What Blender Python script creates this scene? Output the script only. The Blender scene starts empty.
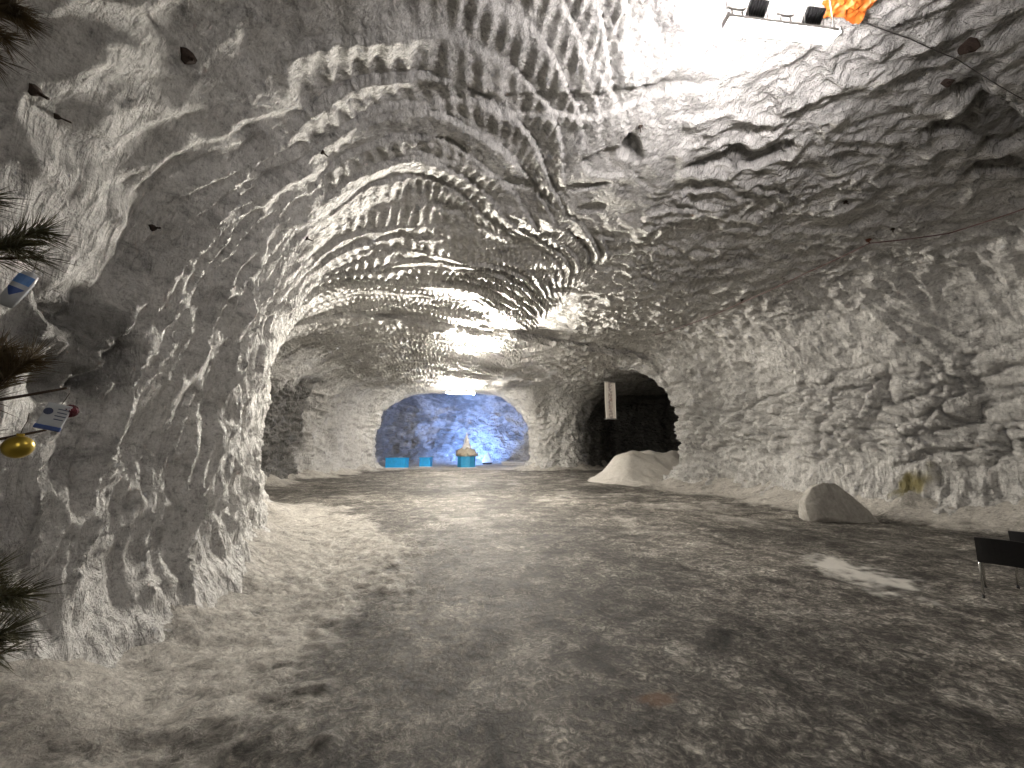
import bpy, bmesh, math, random
import numpy as np
from mathutils import Vector, Matrix
from mathutils.bvhtree import BVHTree

C = bpy.context.scene.collection
random.seed(4)
# ------------------------------------------------------------------ camera, world, exposure
FPX, HORIZON, EYE = 390.0, 448.0, 1.7
PITCH = math.atan((HORIZON - 384) / FPX)
cam_d = bpy.data.cameras.new('camera')
cam_d.sensor_width = 36.0
cam_d.lens = FPX / 1024 * 36.0
cam_d.clip_start = 0.05
cam_d.clip_end = 200
cam = bpy.data.objects.new('camera', cam_d)
C.objects.link(cam)
cam.location = (0, 0, EYE)
cam.rotation_euler = (math.pi / 2 + PITCH, 0, 0)
sc = bpy.context.scene
sc.camera = cam
w = bpy.data.worlds.new('world')
sc.world = w
w.use_nodes = True
w.node_tree.nodes['Background'].inputs[0].default_value = (0, 0, 0, 1)
w.node_tree.nodes['Background'].inputs[1].default_value = 0.0
sc.view_settings.view_transform = 'Standard'
sc.view_settings.look = 'None'
sc.view_settings.gamma = 1
sc.view_settings.use_curve_mapping = False
sc.view_settings.exposure = 0.38
sc.cycles.max_bounces = 10
sc.cycles.diffuse_bounces = 8
sc.cycles.sample_clamp_indirect = 4.0
# strengths of the mine's lamps and the added fill trays (used in the lamp builder below)
TUBE_NEAR, FLOOD_NEAR = 160.0, 1600.0
TUBE_MID, FLOOD_MID = 700.0, 15000.0
TUBE_FAR, FLOOD_FAR = 1350.0, 5000.0
TUBE_FILL, FLOOD_FILL = 75.0, 600.0
TUBE_CHAMBER = 260.0
BLUE_W = 1900.0

cp, sp_ = math.cos(PITCH), math.sin(PITCH)
def ray(px, py):
    u, v = (px - 512) / FPX, (py - 384) / FPX
    return Vector((u, cp + v * sp_, sp_ - v * cp))
def at_z(px, py, z):
    r = ray(px, py); t = (z - EYE) / r.z
    return Vector((r.x * t, r.y * t, z))
def at_y(px, py, y):
    r = ray(px, py); t = y / r.y
    return Vector((r.x * t, y, EYE + r.z * t))

# ------------------------------------------------------------------ noise (numpy)
rng = np.random.default_rng(11)
PERM = rng.permutation(512).astype(np.int64)
PERM = np.concatenate([PERM % 256, PERM % 256])
G = rng.normal(size=(256, 3)).astype(np.float32)
G /= np.linalg.norm(G, axis=1, keepdims=True)
def _h(ix, iy, iz):
    return PERM[(PERM[(PERM[ix & 255] + iy) & 255] + iz) & 255]
def noise(x, y, z=None, seed=0):
    if z is None: z = np.zeros_like(x)
    x = x + seed * 17.31; y = y + seed * 5.77; z = z + seed * 9.13
    x, y, z = np.broadcast_arrays(x, y, z)
    fx, fy, fz = np.floor(x), np.floor(y), np.floor(z)
    ix, iy, iz = fx.astype(np.int64), fy.astype(np.int64), fz.astype(np.int64)
    x = (x - fx).astype(np.float32); y = (y - fy).astype(np.float32); z = (z - fz).astype(np.float32)
    u = x * x * x * (x * (x * 6 - 15) + 10); v = y * y * y * (y * (y * 6 - 15) + 10); t = z * z * z * (z * (z * 6 - 15) + 10)
    def g(a, b, c):
        q = G[_h(ix + a, iy + b, iz + c)]
        return q[..., 0] * (x - a) + q[..., 1] * (y - b) + q[..., 2] * (z - c)
    def l(a, b, k): return a + (b - a) * k
    return 1.5 * l(l(l(g(0,0,0), g(1,0,0), u), l(g(0,1,0), g(1,1,0), u), v),
                   l(l(g(0,0,1), g(1,0,1), u), l(g(0,1,1), g(1,1,1), u), v), t)
def fbm(x, y, z=None, o=4, seed=0, gain=0.5):
    s = 0; a = 1.0; f = 1.0
    for k in range(o):
        s = s + a * noise(x * f, y * f, None if z is None else z * f, seed + k)
        a *= gain; f *= 2.03
    return s
def ridged(x, y, z=None, o=3, seed=0):
    s = 0; a = 1.0; f = 1.0
    for k in range(o):
        n = 1 - np.abs(noise(x * f, y * f, None if z is None else z * f, seed + k)) * 1.6
        s = s + a * np.clip(n, 0, 1) ** 2.2
        a *= 0.5; f *= 2.1
    return s
def worley2(x, y, seed=0):
    x = x + seed * 3.7; y = y + seed * 8.1
    fx, fy = np.floor(x), np.floor(y)
    ix, iy = fx.astype(np.int64), fy.astype(np.int64)
    d1 = np.full(x.shape, 9.0, np.float32); d2 = d1.copy()
    for a in (-1, 0, 1):
        for b in (-1, 0, 1):
            hh = _h(ix + a, iy + b, ix * 0 + seed)
            jx = G[hh, 0] * 0.6 + 0.5; jy = G[hh, 1] * 0.6 + 0.5
            d = np.hypot(fx + a + jx - x, fy + b + jy - y).astype(np.float32)
            n1 = np.minimum(d1, d); d2 = np.minimum(d2, np.maximum(d1, d)); d1 = n1
    return d1, d2
def sstep(a, b, x):
    t = np.clip((x - a) / (b - a), 0, 1)
    return t * t * (3 - 2 * t)

# ------------------------------------------------------------------ plan of the mine
PLAN = np.array([(-3.2,-9),(-3.2,0.6),(-3.0,2.2),(-3.15,3.4),(-3.45,4.6),(-4.3,6.5),(-5.5,8.8),(-7.3,11.0),(-8.8,12.4),(-10.4,13.0),(-11.4,14.6),
                 (-11.2,17.0),(-11.9,21.6),(-11.7,27),(-10.6,31.0),(-12.2,32.6),(-15,34.5),(-15.5,39),(-13.5,43.2),(-5,44.2),(2.6,43.4),(3.6,40),(2.1,34),(1.2,31.8),
                 (1.9,30.8),(5.0,31.4),(7.4,34),(10,39.5),(17,42),(22,38),(20,28),(14,22),(10.2,20.6),(7.75,19.2),(8.3,16.4),(9.2,12.6),(10.2,10.2),(11.1,8.4),(12.2,4.5),(12.6,0),(12.6,-9)])
def axis_lin(stops):
    out = [stops[0][0]]
    while out[-1] < stops[-1][0]:
        s = np.interp(out[-1], [q[0] for q in stops], [q[1] for q in stops])
        out.append(out[-1] + s)
    return np.array(out, np.float64)
XS = axis_lin([(-17,.22),(-12,.14),(-7,.065),(-4.2,.034),(3.5,.032),(7,.05),(13,.075),(23,.25)])
YS = axis_lin([(-10,.22),(-2,.14),(0.6,.036),(6,.032),(9,.05),(16,.085),(32,.18),(46,.2)])
ZS = axis_lin([(-0.45,.06),(0,.042),(6.6,.042),(8.6,.1)])

def poly_dist(X, Y, P):
    """signed distance to the plan outline, positive inside"""
    best = np.full(X.shape, 1e9); inside = np.zeros(X.shape, bool)
    for i in range(len(P)):
        ax, ay = P[i]; bx, by = P[(i + 1) % len(P)]
        dx, dy = bx - ax, by - ay
        t = np.clip(((X - ax) * dx + (Y - ay) * dy) / (dx * dx + dy * dy), 0, 1)
        best = np.minimum(best, (X - ax - t * dx) ** 2 + (Y - ay - t * dy) ** 2)
        cond = ((ay > Y) != (by > Y))
        with np.errstate(divide='ignore', invalid='ignore'):
            xi = dx * (Y - ay) / (dy if dy else 1e-9) + ax
        inside ^= cond & (X < xi)
    d = np.sqrt(best)
    return np.where(inside, d, -d)
def plan_maps(X, Y):
    wx = X + 0.35 * noise(X * .45, Y * .45, seed=3); wy = Y + 0.35 * noise(X * .45, Y * .45, seed=5)
    dw = 0
    for ox, oy in ((0, 0), (.35, 0), (-.35, 0), (0, .35), (0, -.35)):
        dw = dw + poly_dist(wx + ox, wy + oy, PLAN) / 5
    # line of the lip between the first chamber and the crossing
    nx, ny = -0.41, 0.912
    lip = (X + 7.3) * nx + (Y - 12.25) * ny
    lipn = lip + 0.25 * noise(X * .5, Y * .5, seed=8)
    h = 6.10 + 0.30 * sstep(-6.5, -1.0, lip) - 0.36 * sstep(-0.08, 0.08, lipn)
    h = h + 0.18 * noise(X * .22, Y * .22, seed=2)
    h = h + 1.4 * sstep(31.6, 33.5, Y)
    return dw, h
def floor_height(X, Y, dw):
    z = 0.05 * fbm(X * .35, Y * .35, o=3, seed=21) + 0.018 * fbm(X * 1.9, Y * 1.9, o=4, seed=23)
    z = z + 0.62 * np.clip(1 - dw / 1.5, 0, 1.5) ** 2 * (0.75 + 0.5 * noise(X * 1.1, Y * 1.1, seed=24))
    return z

X2, Y2 = np.meshgrid(XS, YS, indexing='ij')
DW, HC = plan_maps(X2, Y2)
def smax(a, b, k):
    h = np.maximum(k - np.abs(a - b), 0) / k
    return np.maximum(a, b) + h * h * k * 0.25
nx_, ny_, nz_ = len(XS), len(YS), len(ZS)
F = np.empty((nx_, ny_, nz_), np.float32)
KR = (3.4 + 0.6 * sstep(20, 30, Y2)).astype(np.float32)
dwf, hcf = (-DW).astype(np.float32), HC.astype(np.float32)
for k, zz in enumerate(ZS):
    flare = 0.55 * max(0.0, 1 - max(zz, -.2) / 1.2) ** 2
    F[:, :, k] = smax(dwf + flare - 0.05 * min(max(zz, 0), 2.0), zz - hcf, KR)
S = F < 0                                    # True in the air of the mine
cnt = np.zeros((nx_ - 1, ny_ - 1, nz_ - 1), np.uint8)
for a in (0, 1):
    for b in (0, 1):
        for c in (0, 1):
            cnt += S[a:nx_ - 1 + a, b:ny_ - 1 + b, c:nz_ - 1 + c]
ci, cj, ck = np.nonzero((cnt > 0) & (cnt < 8))
vid = np.full(cnt.shape, -1, np.int32)
vid[ci, cj, ck] = np.arange(len(ci), dtype=np.int32)
corner = {}
for a in (0, 1):
    for b in (0, 1):
        for c in (0, 1):
            corner[a, b, c] = (F[ci + a, cj + b, ck + c], XS[ci + a], YS[cj + b], ZS[ck + c])
acc = np.zeros((len(ci), 3)); n = np.zeros(len(ci))
keys = list(corner)
for i1 in range(8):
    for i2 in range(i1 + 1, 8):
        k1, k2 = keys[i1], keys[i2]
        if sum(abs(p - q) for p, q in zip(k1, k2)) != 1: continue
        f1, x1, y1, z1 = corner[k1]; f2, x2, y2, z2 = corner[k2]
        m = (f1 < 0) != (f2 < 0)
        t = np.where(m, f1 / np.where(m, f1 - f2, 1), 0)
        acc[:, 0] += np.where(m, x1 + t * (x2 - x1), 0)
        acc[:, 1] += np.where(m, y1 + t * (y2 - y1), 0)
        acc[:, 2] += np.where(m, z1 + t * (z2 - z1), 0)
        n += m
V = acc / n[:, None]
quads = []
def emit(i, j, k, offs, flip):
    q = np.stack([vid[i + o[0], j + o[1], k + o[2]] for o in offs], 1)
    q[flip] = q[flip][:, ::-1]
    quads.append(q)
d = S[:-1, 1:-1, 1:-1] != S[1:, 1:-1, 1:-1]
i, j, k = np.nonzero(d); j += 1; k += 1
emit(i, j, k, [(0,-1,-1),(0,0,-1),(0,0,0),(0,-1,0)], S[i, j, k])
d = S[1:-1, :-1, 1:-1] != S[1:-1, 1:, 1:-1]
i, j, k = np.nonzero(d); i += 1; k += 1
emit(i, j, k, [(-1,0,-1),(-1,0,0),(0,0,0),(0,0,-1)], S[i, j, k])
d = S[1:-1, 1:-1, :-1] != S[1:-1, 1:-1, 1:]
i, j, k = np.nonzero(d); i += 1; j += 1
emit(i, j, k, [(-1,-1,0),(0,-1,0),(0,0,0),(-1,0,0)], S[i, j, k])
Q = np.concatenate(quads)
Q = Q[(Q >= 0).all(1)]
del F, S, cnt, vid, corner
def vnormals(V, Q):
    a = V[Q[:, 2]] - V[Q[:, 0]]; b = V[Q[:, 3]] - V[Q[:, 1]]
    fn = np.cross(a, b)
    N = np.zeros_like(V)
    for c in range(4):
        for ax in range(3):
            N[:, ax] += np.bincount(Q[:, c], fn[:, ax], len(V))
    return N / np.maximum(np.linalg.norm(N, axis=1, keepdims=True), 1e-9)
N = vnormals(V, Q)
# make the normals point into the air
ctr = N[(V[:, 2] > 5) & (np.abs(V[:, 0]) < 3)]
if ctr[:, 2].mean() > 0:
    Q = Q[:, ::-1]; N = -N

# ------------------------------------------------------------------ relief of the salt
x, y, z = V[:, 0], V[:, 1], V[:, 2]
nz = N[:, 2]
wC = sstep(0.50, 0.86, -nz)                 # ceiling weight
far = sstep(20, 34, y)
left = (N[:, 0] > 0).astype(np.float64)
wl = sstep(-0.15, 0.15, N[:, 0]) * (1 - wC)
wr = (1 - wC) - wl
# distance along the wall
t = np.where(left > 0, y * 0.93 - x * 0.37, y * 0.93 - x * 0.37)
disp = 0.10 * fbm(x * .7, y * .7, z * .7, 3, seed=31)
warp = 0.5 * noise(x * .9, y * .9, z * .9, seed=33)
warp2 = 0.35 * noise(x * 2.1, y * 2.1, z * 1.6, seed=34)
# left wall: hanging ribs with sharp crests
smooth_zone = sstep(1.9, 3.3, y + 0.5 * warp - 0.35 * (z - 2.4)) 
smooth_zone = np.maximum(smooth_zone, 0.75 * sstep(2.2, 1.4, z + 0.4 * warp))
lean = t - 0.28 * z
w1, w2 = worley2(lean * 2.5 + 0.9 * warp + .5 * warp2, z * 0.55 + 0.6 * warp, seed=7)
u1, u2 = worley2(lean * 6.0 + 1.2 * warp2, z * 1.15 + .8 * warp2 + .5 * warp, seed=9)
vv = 0.5 + 0.5 * sstep(-.3, .3, noise(lean * .8, z * .6, seed=42))
crest = vv * (0.17 * (w1 - .4) + 0.10 * np.exp(-(w2 - w1) / 0.16)) + 0.07 * (u1 - .4) + 0.055 * np.exp(-(u2 - u1) / 0.2)
pit = np.clip(noise(lean * 1.5, z * 1.0, x * .5, seed=48) - 0.28, 0, 1)
low = sstep(1.5, 0.5, z)
disp_l = smooth_zone * (0.25 + .75 * sstep(0.15, 1.1, z)) * (crest - 0.34 * pit) \
    + 0.045 * fbm(x * 2.6, y * 2.6, z * 2.6, 4, seed=49) * (0.45 + 0.9 * low) \
    + (1 - smooth_zone) * 0.045 * (ridged(lean * 2.6 + warp, z * 1.0, None, 2, seed=44) ** 1.3 - .6)
# dark broken patch on the left wall
patch = sstep(1.15, 0.7, np.hypot((y - 2.85) / .52, (z - 2.45) / .46) + 0.35 * warp2 + 0.2 * noise(y * 5, z * 5, seed=50)) * wl * (y < 5)
disp_l = disp_l - patch * (0.05 + 0.16 * (ridged(y * 2.4, z * 2.4, None, 3, seed=51) - .7))
# right wall: pillows and creases above, streaks below, ripples towards the ceiling
zr = z + 0.4 * warp
tx = t * 1.0 + 0.9 * warp + .6 * warp2
d1, d2 = worley2(tx * 1.15, (z + 0.25 * warp2 + 0.18 * t) * 2.1, seed=3)
e1, e2 = worley2(tx * 2.6 + 4, (z - 0.2 * t + .3 * warp) * 4.2, seed=5)
pm = sstep(-.35, .25, noise(t * .6, z * .8, seed=60))
pillow = (0.24 * (0.5 - d1) - 0.20 * pm * np.exp(-(d2 - d1) / 0.09)) + (0.15 * (0.45 - e1) - 0.11 * (1.3 - pm) * np.exp(-(e2 - e1) / 0.10))
shelf = ridged(t * .55 + warp, z * 2.6 + warp2, None, 2, seed=61)
pillow = pillow - 0.22 * np.clip(shelf - 0.85, 0, 1)
rip = ridged((t - z) * 3.0 + warp, (t + z * .9) * 0.9 + warp2, None, 2, seed=63)
streak = ridged(t * 6.0 + warp2, z * 1.3 + warp, None, 2, seed=65)
m_mid = sstep(1.0, 1.7, zr) * sstep(4.3, 3.4, zr)
m_low = sstep(1.5, 0.9, zr)
m_up = sstep(3.4, 4.3, zr)
disp_r = m_mid * pillow + m_low * (0.07 * (streak - .6) + 0.10 * fbm(t * 2, z * 2, x * 2, 3, seed=66)) + m_up * 0.10 * (rip - .6) \
    + 0.025 * fbm(x * 3, y * 3, z * 3, 3, seed=67)
# ceiling: sweeps of the cutter - shifted arcs with a step at each and scallops along them
ca, sa = math.cos(math.radians(12)), math.sin(math.radians(12))
def sweep(x, y, x0, R, pitch, seed):
    xr = (x * ca + y * sa) - x0 + 0.30 * noise(x * .6, y * .6, seed=seed + 1)
    yr = (-x * sa + y * ca)
    q = np.clip(xr / R, -0.9, 0.985)
    ph = (yr + R * np.sqrt(1 - q * q) + 0.45 * noise(x * .5, y * .5, seed=seed)) / pitch
    band = np.floor(ph); fr = ph - band
    hb = np.sin(band * 12.9898 + seed) * 43758.5453; hb = hb - np.floor(hb)
    s = R * np.arcsin(q)
    scal = np.abs(np.sin((s / (0.17 + 0.05 * hb) + hb * 7) * math.pi))
    onoff = sstep(-0.45, 0.0, noise(s * .45, band * 1.7, seed=seed + 2))
    prof = (1 - fr) ** 1.3 - 0.25 * sstep(0.86, 1.0, fr)     # step then slow run-out
    amp = (0.15 + 1.1 * hb * hb) * sstep(-0.45, 0.2, noise(s * .38 + 3, band * 2.3, seed=seed + 4))
    ends = sstep(-0.75, -0.35, xr / R) * sstep(1.0, 0.82, xr / R)
    return ends * (0.15 * amp * (prof - 0.5) + 0.05 * ((1 - scal) ** 0.9 - .3) * onoff * sstep(0.02, 0.2, fr) * sstep(1.0, 0.7, fr))
sw1 = sweep(x, y, -0.75, 3.3, 0.50, 71)
sw2 = sweep(x, y, -1.6, 6.0, 0.45, 75)
msw = sstep(3.3, 2.2, x + 0.12 * (y - 4) + 0.8 * warp)
mfar = sstep(7.0, 8.5, y + 0.5 * warp)
sw1 = sw1 * (1 - mfar); sw2 = sw2 * (0.25 + 1.3 * mfar)
msw = np.maximum(msw, mfar * sstep(6.5, 5, x - .3 * (y - 8)))
chip_r = ridged((x + y * .5) * 1.5 + warp, (y - x * .3) * 3.0 + warp2, None, 2, seed=81)
slot = sstep(0.27, 0.31, noise(x * .62 + warp * .8, (y + .12 * x) * 1.7 + .8 * warp2, seed=83)) * sstep(.6, 1.4, x) * sstep(6.4, 5.6, y) * sstep(3.9, 4.3, y)
slot2 = sstep(0.30, 0.36, noise(x * .8, y * 1.6 + .4 * warp, seed=85))
disp_c = msw * (sw1 + sw2) + np.maximum(1 - msw, mfar * sstep(1.5, 3.5, x)) * 0.11 * (chip_r - .6) - 0.16 * slot - 0.07 * slot2 * msw \
    + 0.03 * fbm(x * 2.2, y * 2.2, z * 2, 3, seed=87)
far_rock = 0.28 * fbm(x * .8, y * .8, z * .8, 4, seed=91) + 0.12 * (ridged(x * 1.2, y * 1.2, z * 2.0, 2, seed=93) - .6)
D = disp + (1 - far) * (wC * disp_c + wl * disp_l + wr * disp_r) + far * (1 - wC) * far_rock + far * wC * 0.5 * disp_c
# dark openings are ragged
rag = sstep(12.5, 14, y) * (1 - wC) * (1 - far)
D = D + rag * (0.22 * fbm(x * 1.3, y * 1.3, z * 1.3, 4, seed=95) + 0.14 * (ridged(x * .9, y * .9, z * 1.5, 3, seed=97) - .7))
V = V + N * D[:, None]
N2 = vnormals(V, Q)

# masks: r dark grey rock and painted shade, g olive / rust stain, b dirt
x, y, z = V[:, 0], V[:, 1], V[:, 2]
dark = np.zeros(len(V))
dark = np.maximum(dark, 0.7 * patch)
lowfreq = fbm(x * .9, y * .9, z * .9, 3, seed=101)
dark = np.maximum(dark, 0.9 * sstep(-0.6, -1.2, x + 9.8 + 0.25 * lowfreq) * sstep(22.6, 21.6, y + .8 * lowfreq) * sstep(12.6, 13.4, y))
dark = np.maximum(dark, 0.95 * sstep(4.6, 6.8, x + 1.2 * lowfreq) * sstep(30, 31.5, y) * (1 - .4 * wC))  # right opening: dark rock with the opening's shade painted in
dark = np.maximum(dark, 0.95 * wC * sstep(4.2, 6.4, x - .1 * (y - 20) + lowfreq) * sstep(20.5, 23, y))  # shade painted onto the ceiling inside the right opening
dark = np.maximum(dark, 0.95 * sstep(9.2, 10.5, x + lowfreq * .5) * sstep(19.3, 20.4, y) * (1 - .4 * wC))  # same painted shade behind the corner of the right wall
dark = np.maximum(dark, .62 * sstep(32, 34, y) * sstep(-0.25, 0.45, noise(x * .5, y * .3, z * .9, seed=103) + 0.5 * noise(x * 1.6, y, z * 2.6, seed=104) - 0.06 * (x + 4.5)) * (x < 6))
dark = np.maximum(dark, 0.55 * slot * wC)  # recess shade painted into the ceiling slots
stain = 0.95 * sstep(1.05, 0.45, np.hypot((y - (10.1 - 0.35 * (z - 0.8))) / .30, (z - 0.84) / .46) + .45 * noise(y * 7, z * 3, seed=105)) * (x > 6) * (z < 2)
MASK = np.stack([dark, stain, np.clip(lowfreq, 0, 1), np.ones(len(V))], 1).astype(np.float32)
print('cave verts', len(V), 'quads', len(Q))

# ------------------------------------------------------------------ materials
def mat(name):
    m = bpy.data.materials.new(name); m.use_nodes = True
    nt = m.node_tree
    return m, nt, nt.nodes['Principled BSDF']
def node(nt, typ, **kw):
    nd = nt.nodes.new(typ)
    for k, v in kw.items():
        if k in ('inp',):
            for a, b in v.items(): nd.inputs[a].default_value = b
        else: setattr(nd, k, v)
    return nd
def ramp(nt, fac, stops):
    r = nt.nodes.new('ShaderNodeValToRGB')
    el = r.color_ramp.elements
    el[0].position, el[0].color = stops[0]
    el[1].position, el[1].color = stops[-1]
    for p, c in stops[1:-1]:
        e = el.new(p); e.color = c
    nt.links.new(fac, r.inputs[0])
    return r.outputs[0]
def g3(v, warm=1.0, cool=1.0): return (v * warm, v, v * cool, 1)
def mixc(nt, fac, a, b, mode='MIX'):
    m = nt.nodes.new('ShaderNodeMix'); m.data_type = 'RGBA'; m.blend_type = mode
    for sock, val in ((m.inputs[0], fac), (m.inputs[6], a), (m.inputs[7], b)):
        if isinstance(val, (int, float)): sock.default_value = val
        elif isinstance(val, tuple): sock.default_value = val
        else: nt.links.new(val, sock)
    return m.outputs[2]
def tex_noise(nt, co, scale, detail=6, rough=.6, dist=0.0):
    t = node(nt, 'ShaderNodeTexNoise', inp={'Scale': scale, 'Detail': detail, 'Roughness': rough, 'Distortion': dist})
    nt.links.new(co, t.inputs['Vector'])
    return t.outputs[0]
def mapping(nt, co, scale, rot=(0, 0, 0)):
    m = node(nt, 'ShaderNodeMapping'); m.inputs['Scale'].default_value = scale; m.inputs['Rotation'].default_value = rot
    nt.links.new(co, m.inputs['Vector']); return m.outputs[0]
def bump(nt, h, dist, strength=1.0, normal=None):
    b = node(nt, 'ShaderNodeBump', inp={'Strength': strength, 'Distance': dist})
    nt.links.new(h, b.inputs['Height'])
    if normal: nt.links.new(normal, b.inputs['Normal'])
    return b.outputs[0]

def salt_material():
    m, nt, b = mat('rock_salt')
    co = node(nt, 'ShaderNodeNewGeometry').outputs['Position']
    att = node(nt, 'ShaderNodeVertexColor', layer_name='mask').outputs[0]
    sep = node(nt, 'ShaderNodeSeparateColor'); nt.links.new(att, sep.inputs[0])
    big = tex_noise(nt, co, .55, 5, .6, .6)
    mid = tex_noise(nt, mapping(nt, co, (1, 1, 1.8)), 2.6, 7, .65, .8)
    fine = tex_noise(nt, co, 16, 6, .7)
    base = ramp(nt, big, [(.3, (.54, .53, .515, 1)), (.5, (.64, .63, .61, 1)), (.72, (.71, .70, .68, 1))])
    blot = ramp(nt, mid, [(.33, g3(.50)), (.46, g3(.90)), (.6, g3(1.02))])
    base = mixc(nt, 1.0, base, blot, 'MULTIPLY')
    finer = tex_noise(nt, co, 55, 5, .75)
    sp = ramp(nt, fine, [(.34, g3(.42)), (.45, g3(.92)), (.62, g3(1.12))])
    base = mixc(nt, .55, base, ramp(nt, finer, [(.36, g3(.5)), (.5, g3(1.0)), (.65, g3(1.15))]), 'MULTIPLY')
    base = mixc(nt, .75, base, sp, 'MULTIPLY')
    # dark rock tone, also used for shade painted in the right opening and slots
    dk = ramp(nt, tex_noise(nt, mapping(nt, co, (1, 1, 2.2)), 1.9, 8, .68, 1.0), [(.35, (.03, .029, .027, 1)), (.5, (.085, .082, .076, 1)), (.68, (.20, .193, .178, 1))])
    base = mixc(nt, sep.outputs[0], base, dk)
    base = mixc(nt, sep.outputs[1], base, (.20, .17, .055, 1))
    nt.links.new(base, b.inputs['Base Color'])
    rg = ramp(nt, mid, [(.3, g3(.42)), (.7, g3(.66))])
    nt.links.new(rg, b.inputs['Roughness'])
    b.inputs['Specular IOR Level'].default_value = .45
    n1 = bump(nt, tex_noise(nt, mapping(nt, co, (1, 1, .6)), 5.5, 7, .62, .5), .09, .8)
    n1 = bump(nt, tex_noise(nt, mapping(nt, co, (1, 1, .22), (0, .22, 0)), 10, 5, .55, .7), .13, .9, n1)
    n2 = bump(nt, finer, .008, .8, bump(nt, fine, .03, .85, n1))
    nt.links.new(n2, b.inputs['Normal'])
    return m
def floor_material():
    m, nt, b = mat('trodden_salt_floor')
    co = node(nt, 'ShaderNodeNewGeometry').outputs['Position']
    att = node(nt, 'ShaderNodeVertexColor', layer_name='mask').outputs[0]
    sep = node(nt, 'ShaderNodeSeparateColor'); nt.links.new(att, sep.inputs[0])
    big = tex_noise(nt, co, .45, 6, .6, .5)
    mid = tex_noise(nt, co, 2.2, 9, .72, .6)
    fine = tex_noise(nt, co, 11, 8, .75, 1.2)
    finer = tex_noise(nt, co, 34, 6, .75, .6)
    dirt = ramp(nt, mid, [(.34, (.036, .033, .029, 1)), (.46, (.112, .103, .091, 1)), (.59, (.23, .216, .192, 1)), (.71, (.42, .40, .365, 1))])
    dirt = mixc(nt, .8, dirt, ramp(nt, fine, [(.40, g3(.16)), (.5, g3(.8)), (.60, g3(2.3))]), 'MULTIPLY')
    dirt = mixc(nt, .8, dirt, ramp(nt, finer, [(.36, g3(.4)), (.5, g3(1)), (.62, g3(1.6))]), 'MULTIPLY')
    dirt = mixc(nt, .8, dirt, ramp(nt, big, [(.36, g3(.45)), (.5, g3(.9)), (.64, g3(1.5))]), 'MULTIPLY')
    pale = ramp(nt, mid, [(.3, (.42, .395, .36, 1)), (.5, (.62, .59, .54, 1)), (.7, (.74, .71, .66, 1))])
    pale = mixc(nt, .8, pale, ramp(nt, fine, [(.36, g3(.45)), (.5, g3(.92)), (.62, g3(1.1))]), 'MULTIPLY')
    pale = mixc(nt, .6, pale, ramp(nt, finer, [(.36, g3(.5)), (.55, g3(1.05))]), 'MULTIPLY')
    col = mixc(nt, sep.outputs[0], dirt, pale)
    col = mixc(nt, sep.outputs[1], col, (.78, .76, .71, 1))
    col = mixc(nt, sep.outputs[2], col, (.17, .085, .04, 1))
    nt.links.new(col, b.inputs['Base Color'])
    nt.links.new(ramp(nt, fine, [(.3, g3(.5)), (.7, g3(.8))]), b.inputs['Roughness'])
    b.inputs['Specular IOR Level'].default_value = .2
    n1 = bump(nt, mid, .06, .7)
    n2 = bump(nt, fine, .05, 1.0, n1)
    n2 = bump(nt, finer, .016, .9, n2)
    nt.links.new(n2, b.inputs['Normal'])
    return m
def plain(name, col, rough=.5, metal=0.0, var=.15, scale=30):
    m, nt, b = mat(name)
    co = node(nt, 'ShaderNodeTexCoord').outputs['Object']
    f = tex_noise(nt, co, scale, 4, .6)
    c = ramp(nt, f, [(.3, tuple(q * (1 - var) for q in col) + (1,)), (.7, tuple(min(1, q * (1 + var)) for q in col) + (1,))])
    nt.links.new(c, b.inputs['Base Color'])
    b.inputs['Roughness'].default_value = rough; b.inputs['Metallic'].default_value = metal
    return m
def emit_mat(name, col, strength):
    m, nt, b = mat(name)
    b.inputs['Base Color'].default_value = (.8, .8, .8, 1)
    b.inputs['Emission Color'].default_value = col + (1,)
    b.inputs['Emission Strength'].default_value = strength
    return m
SALT, FLOOR = salt_material(), floor_material()

# ------------------------------------------------------------------ object helpers
def link_mesh(name, verts, faces, material, parent=None, smooth=False):
    me = bpy.data.meshes.new(name)
    me.from_pydata([tuple(v) for v in verts], [], faces)
    me.materials.append(material)
    if smooth: me.polygons.foreach_set('use_smooth', [True] * len(me.polygons))
    o = bpy.data.objects.new(name, me); C.objects.link(o)
    if parent: o.parent = parent
    return o
def grid_mesh(name, V, Q, material, mask=None, N=None):
    me = bpy.data.meshes.new(name)
    me.vertices.add(len(V)); me.vertices.foreach_set('co', np.ascontiguousarray(V, np.float32).ravel())
    me.loops.add(Q.size); me.loops.foreach_set('vertex_index', np.ascontiguousarray(Q, np.int32).ravel())
    me.polygons.add(len(Q)); me.polygons.foreach_set('loop_start', np.arange(0, Q.size, 4, dtype=np.int32))
    me.polygons.foreach_set('loop_total', np.full(len(Q), 4, np.int32))
    me.update(calc_edges=True)
    me.polygons.foreach_set('use_smooth', np.ones(len(Q), bool))
    if mask is not None:
        a = me.color_attributes.new('mask', 'FLOAT_COLOR', 'POINT')
        a.data.foreach_set('color', np.ascontiguousarray(mask, np.float32).ravel())
    me.materials.append(material)
    if N is not None: me.normals_split_custom_set_from_vertices(np.ascontiguousarray(N, np.float32).tolist())
    o = bpy.data.objects.new(name, me); C.objects.link(o)
    return o
def from_bm(name, bm, material, parent=None, smooth=False):
    me = bpy.data.meshes.new(name); bm.to_mesh(me); bm.free()
    me.materials.append(material)
    if smooth: me.polygons.foreach_set('use_smooth', [True] * len(me.polygons))
    o = bpy.data.objects.new(name, me); C.objects.link(o)
    if parent: o.parent = parent
    return o
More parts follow.
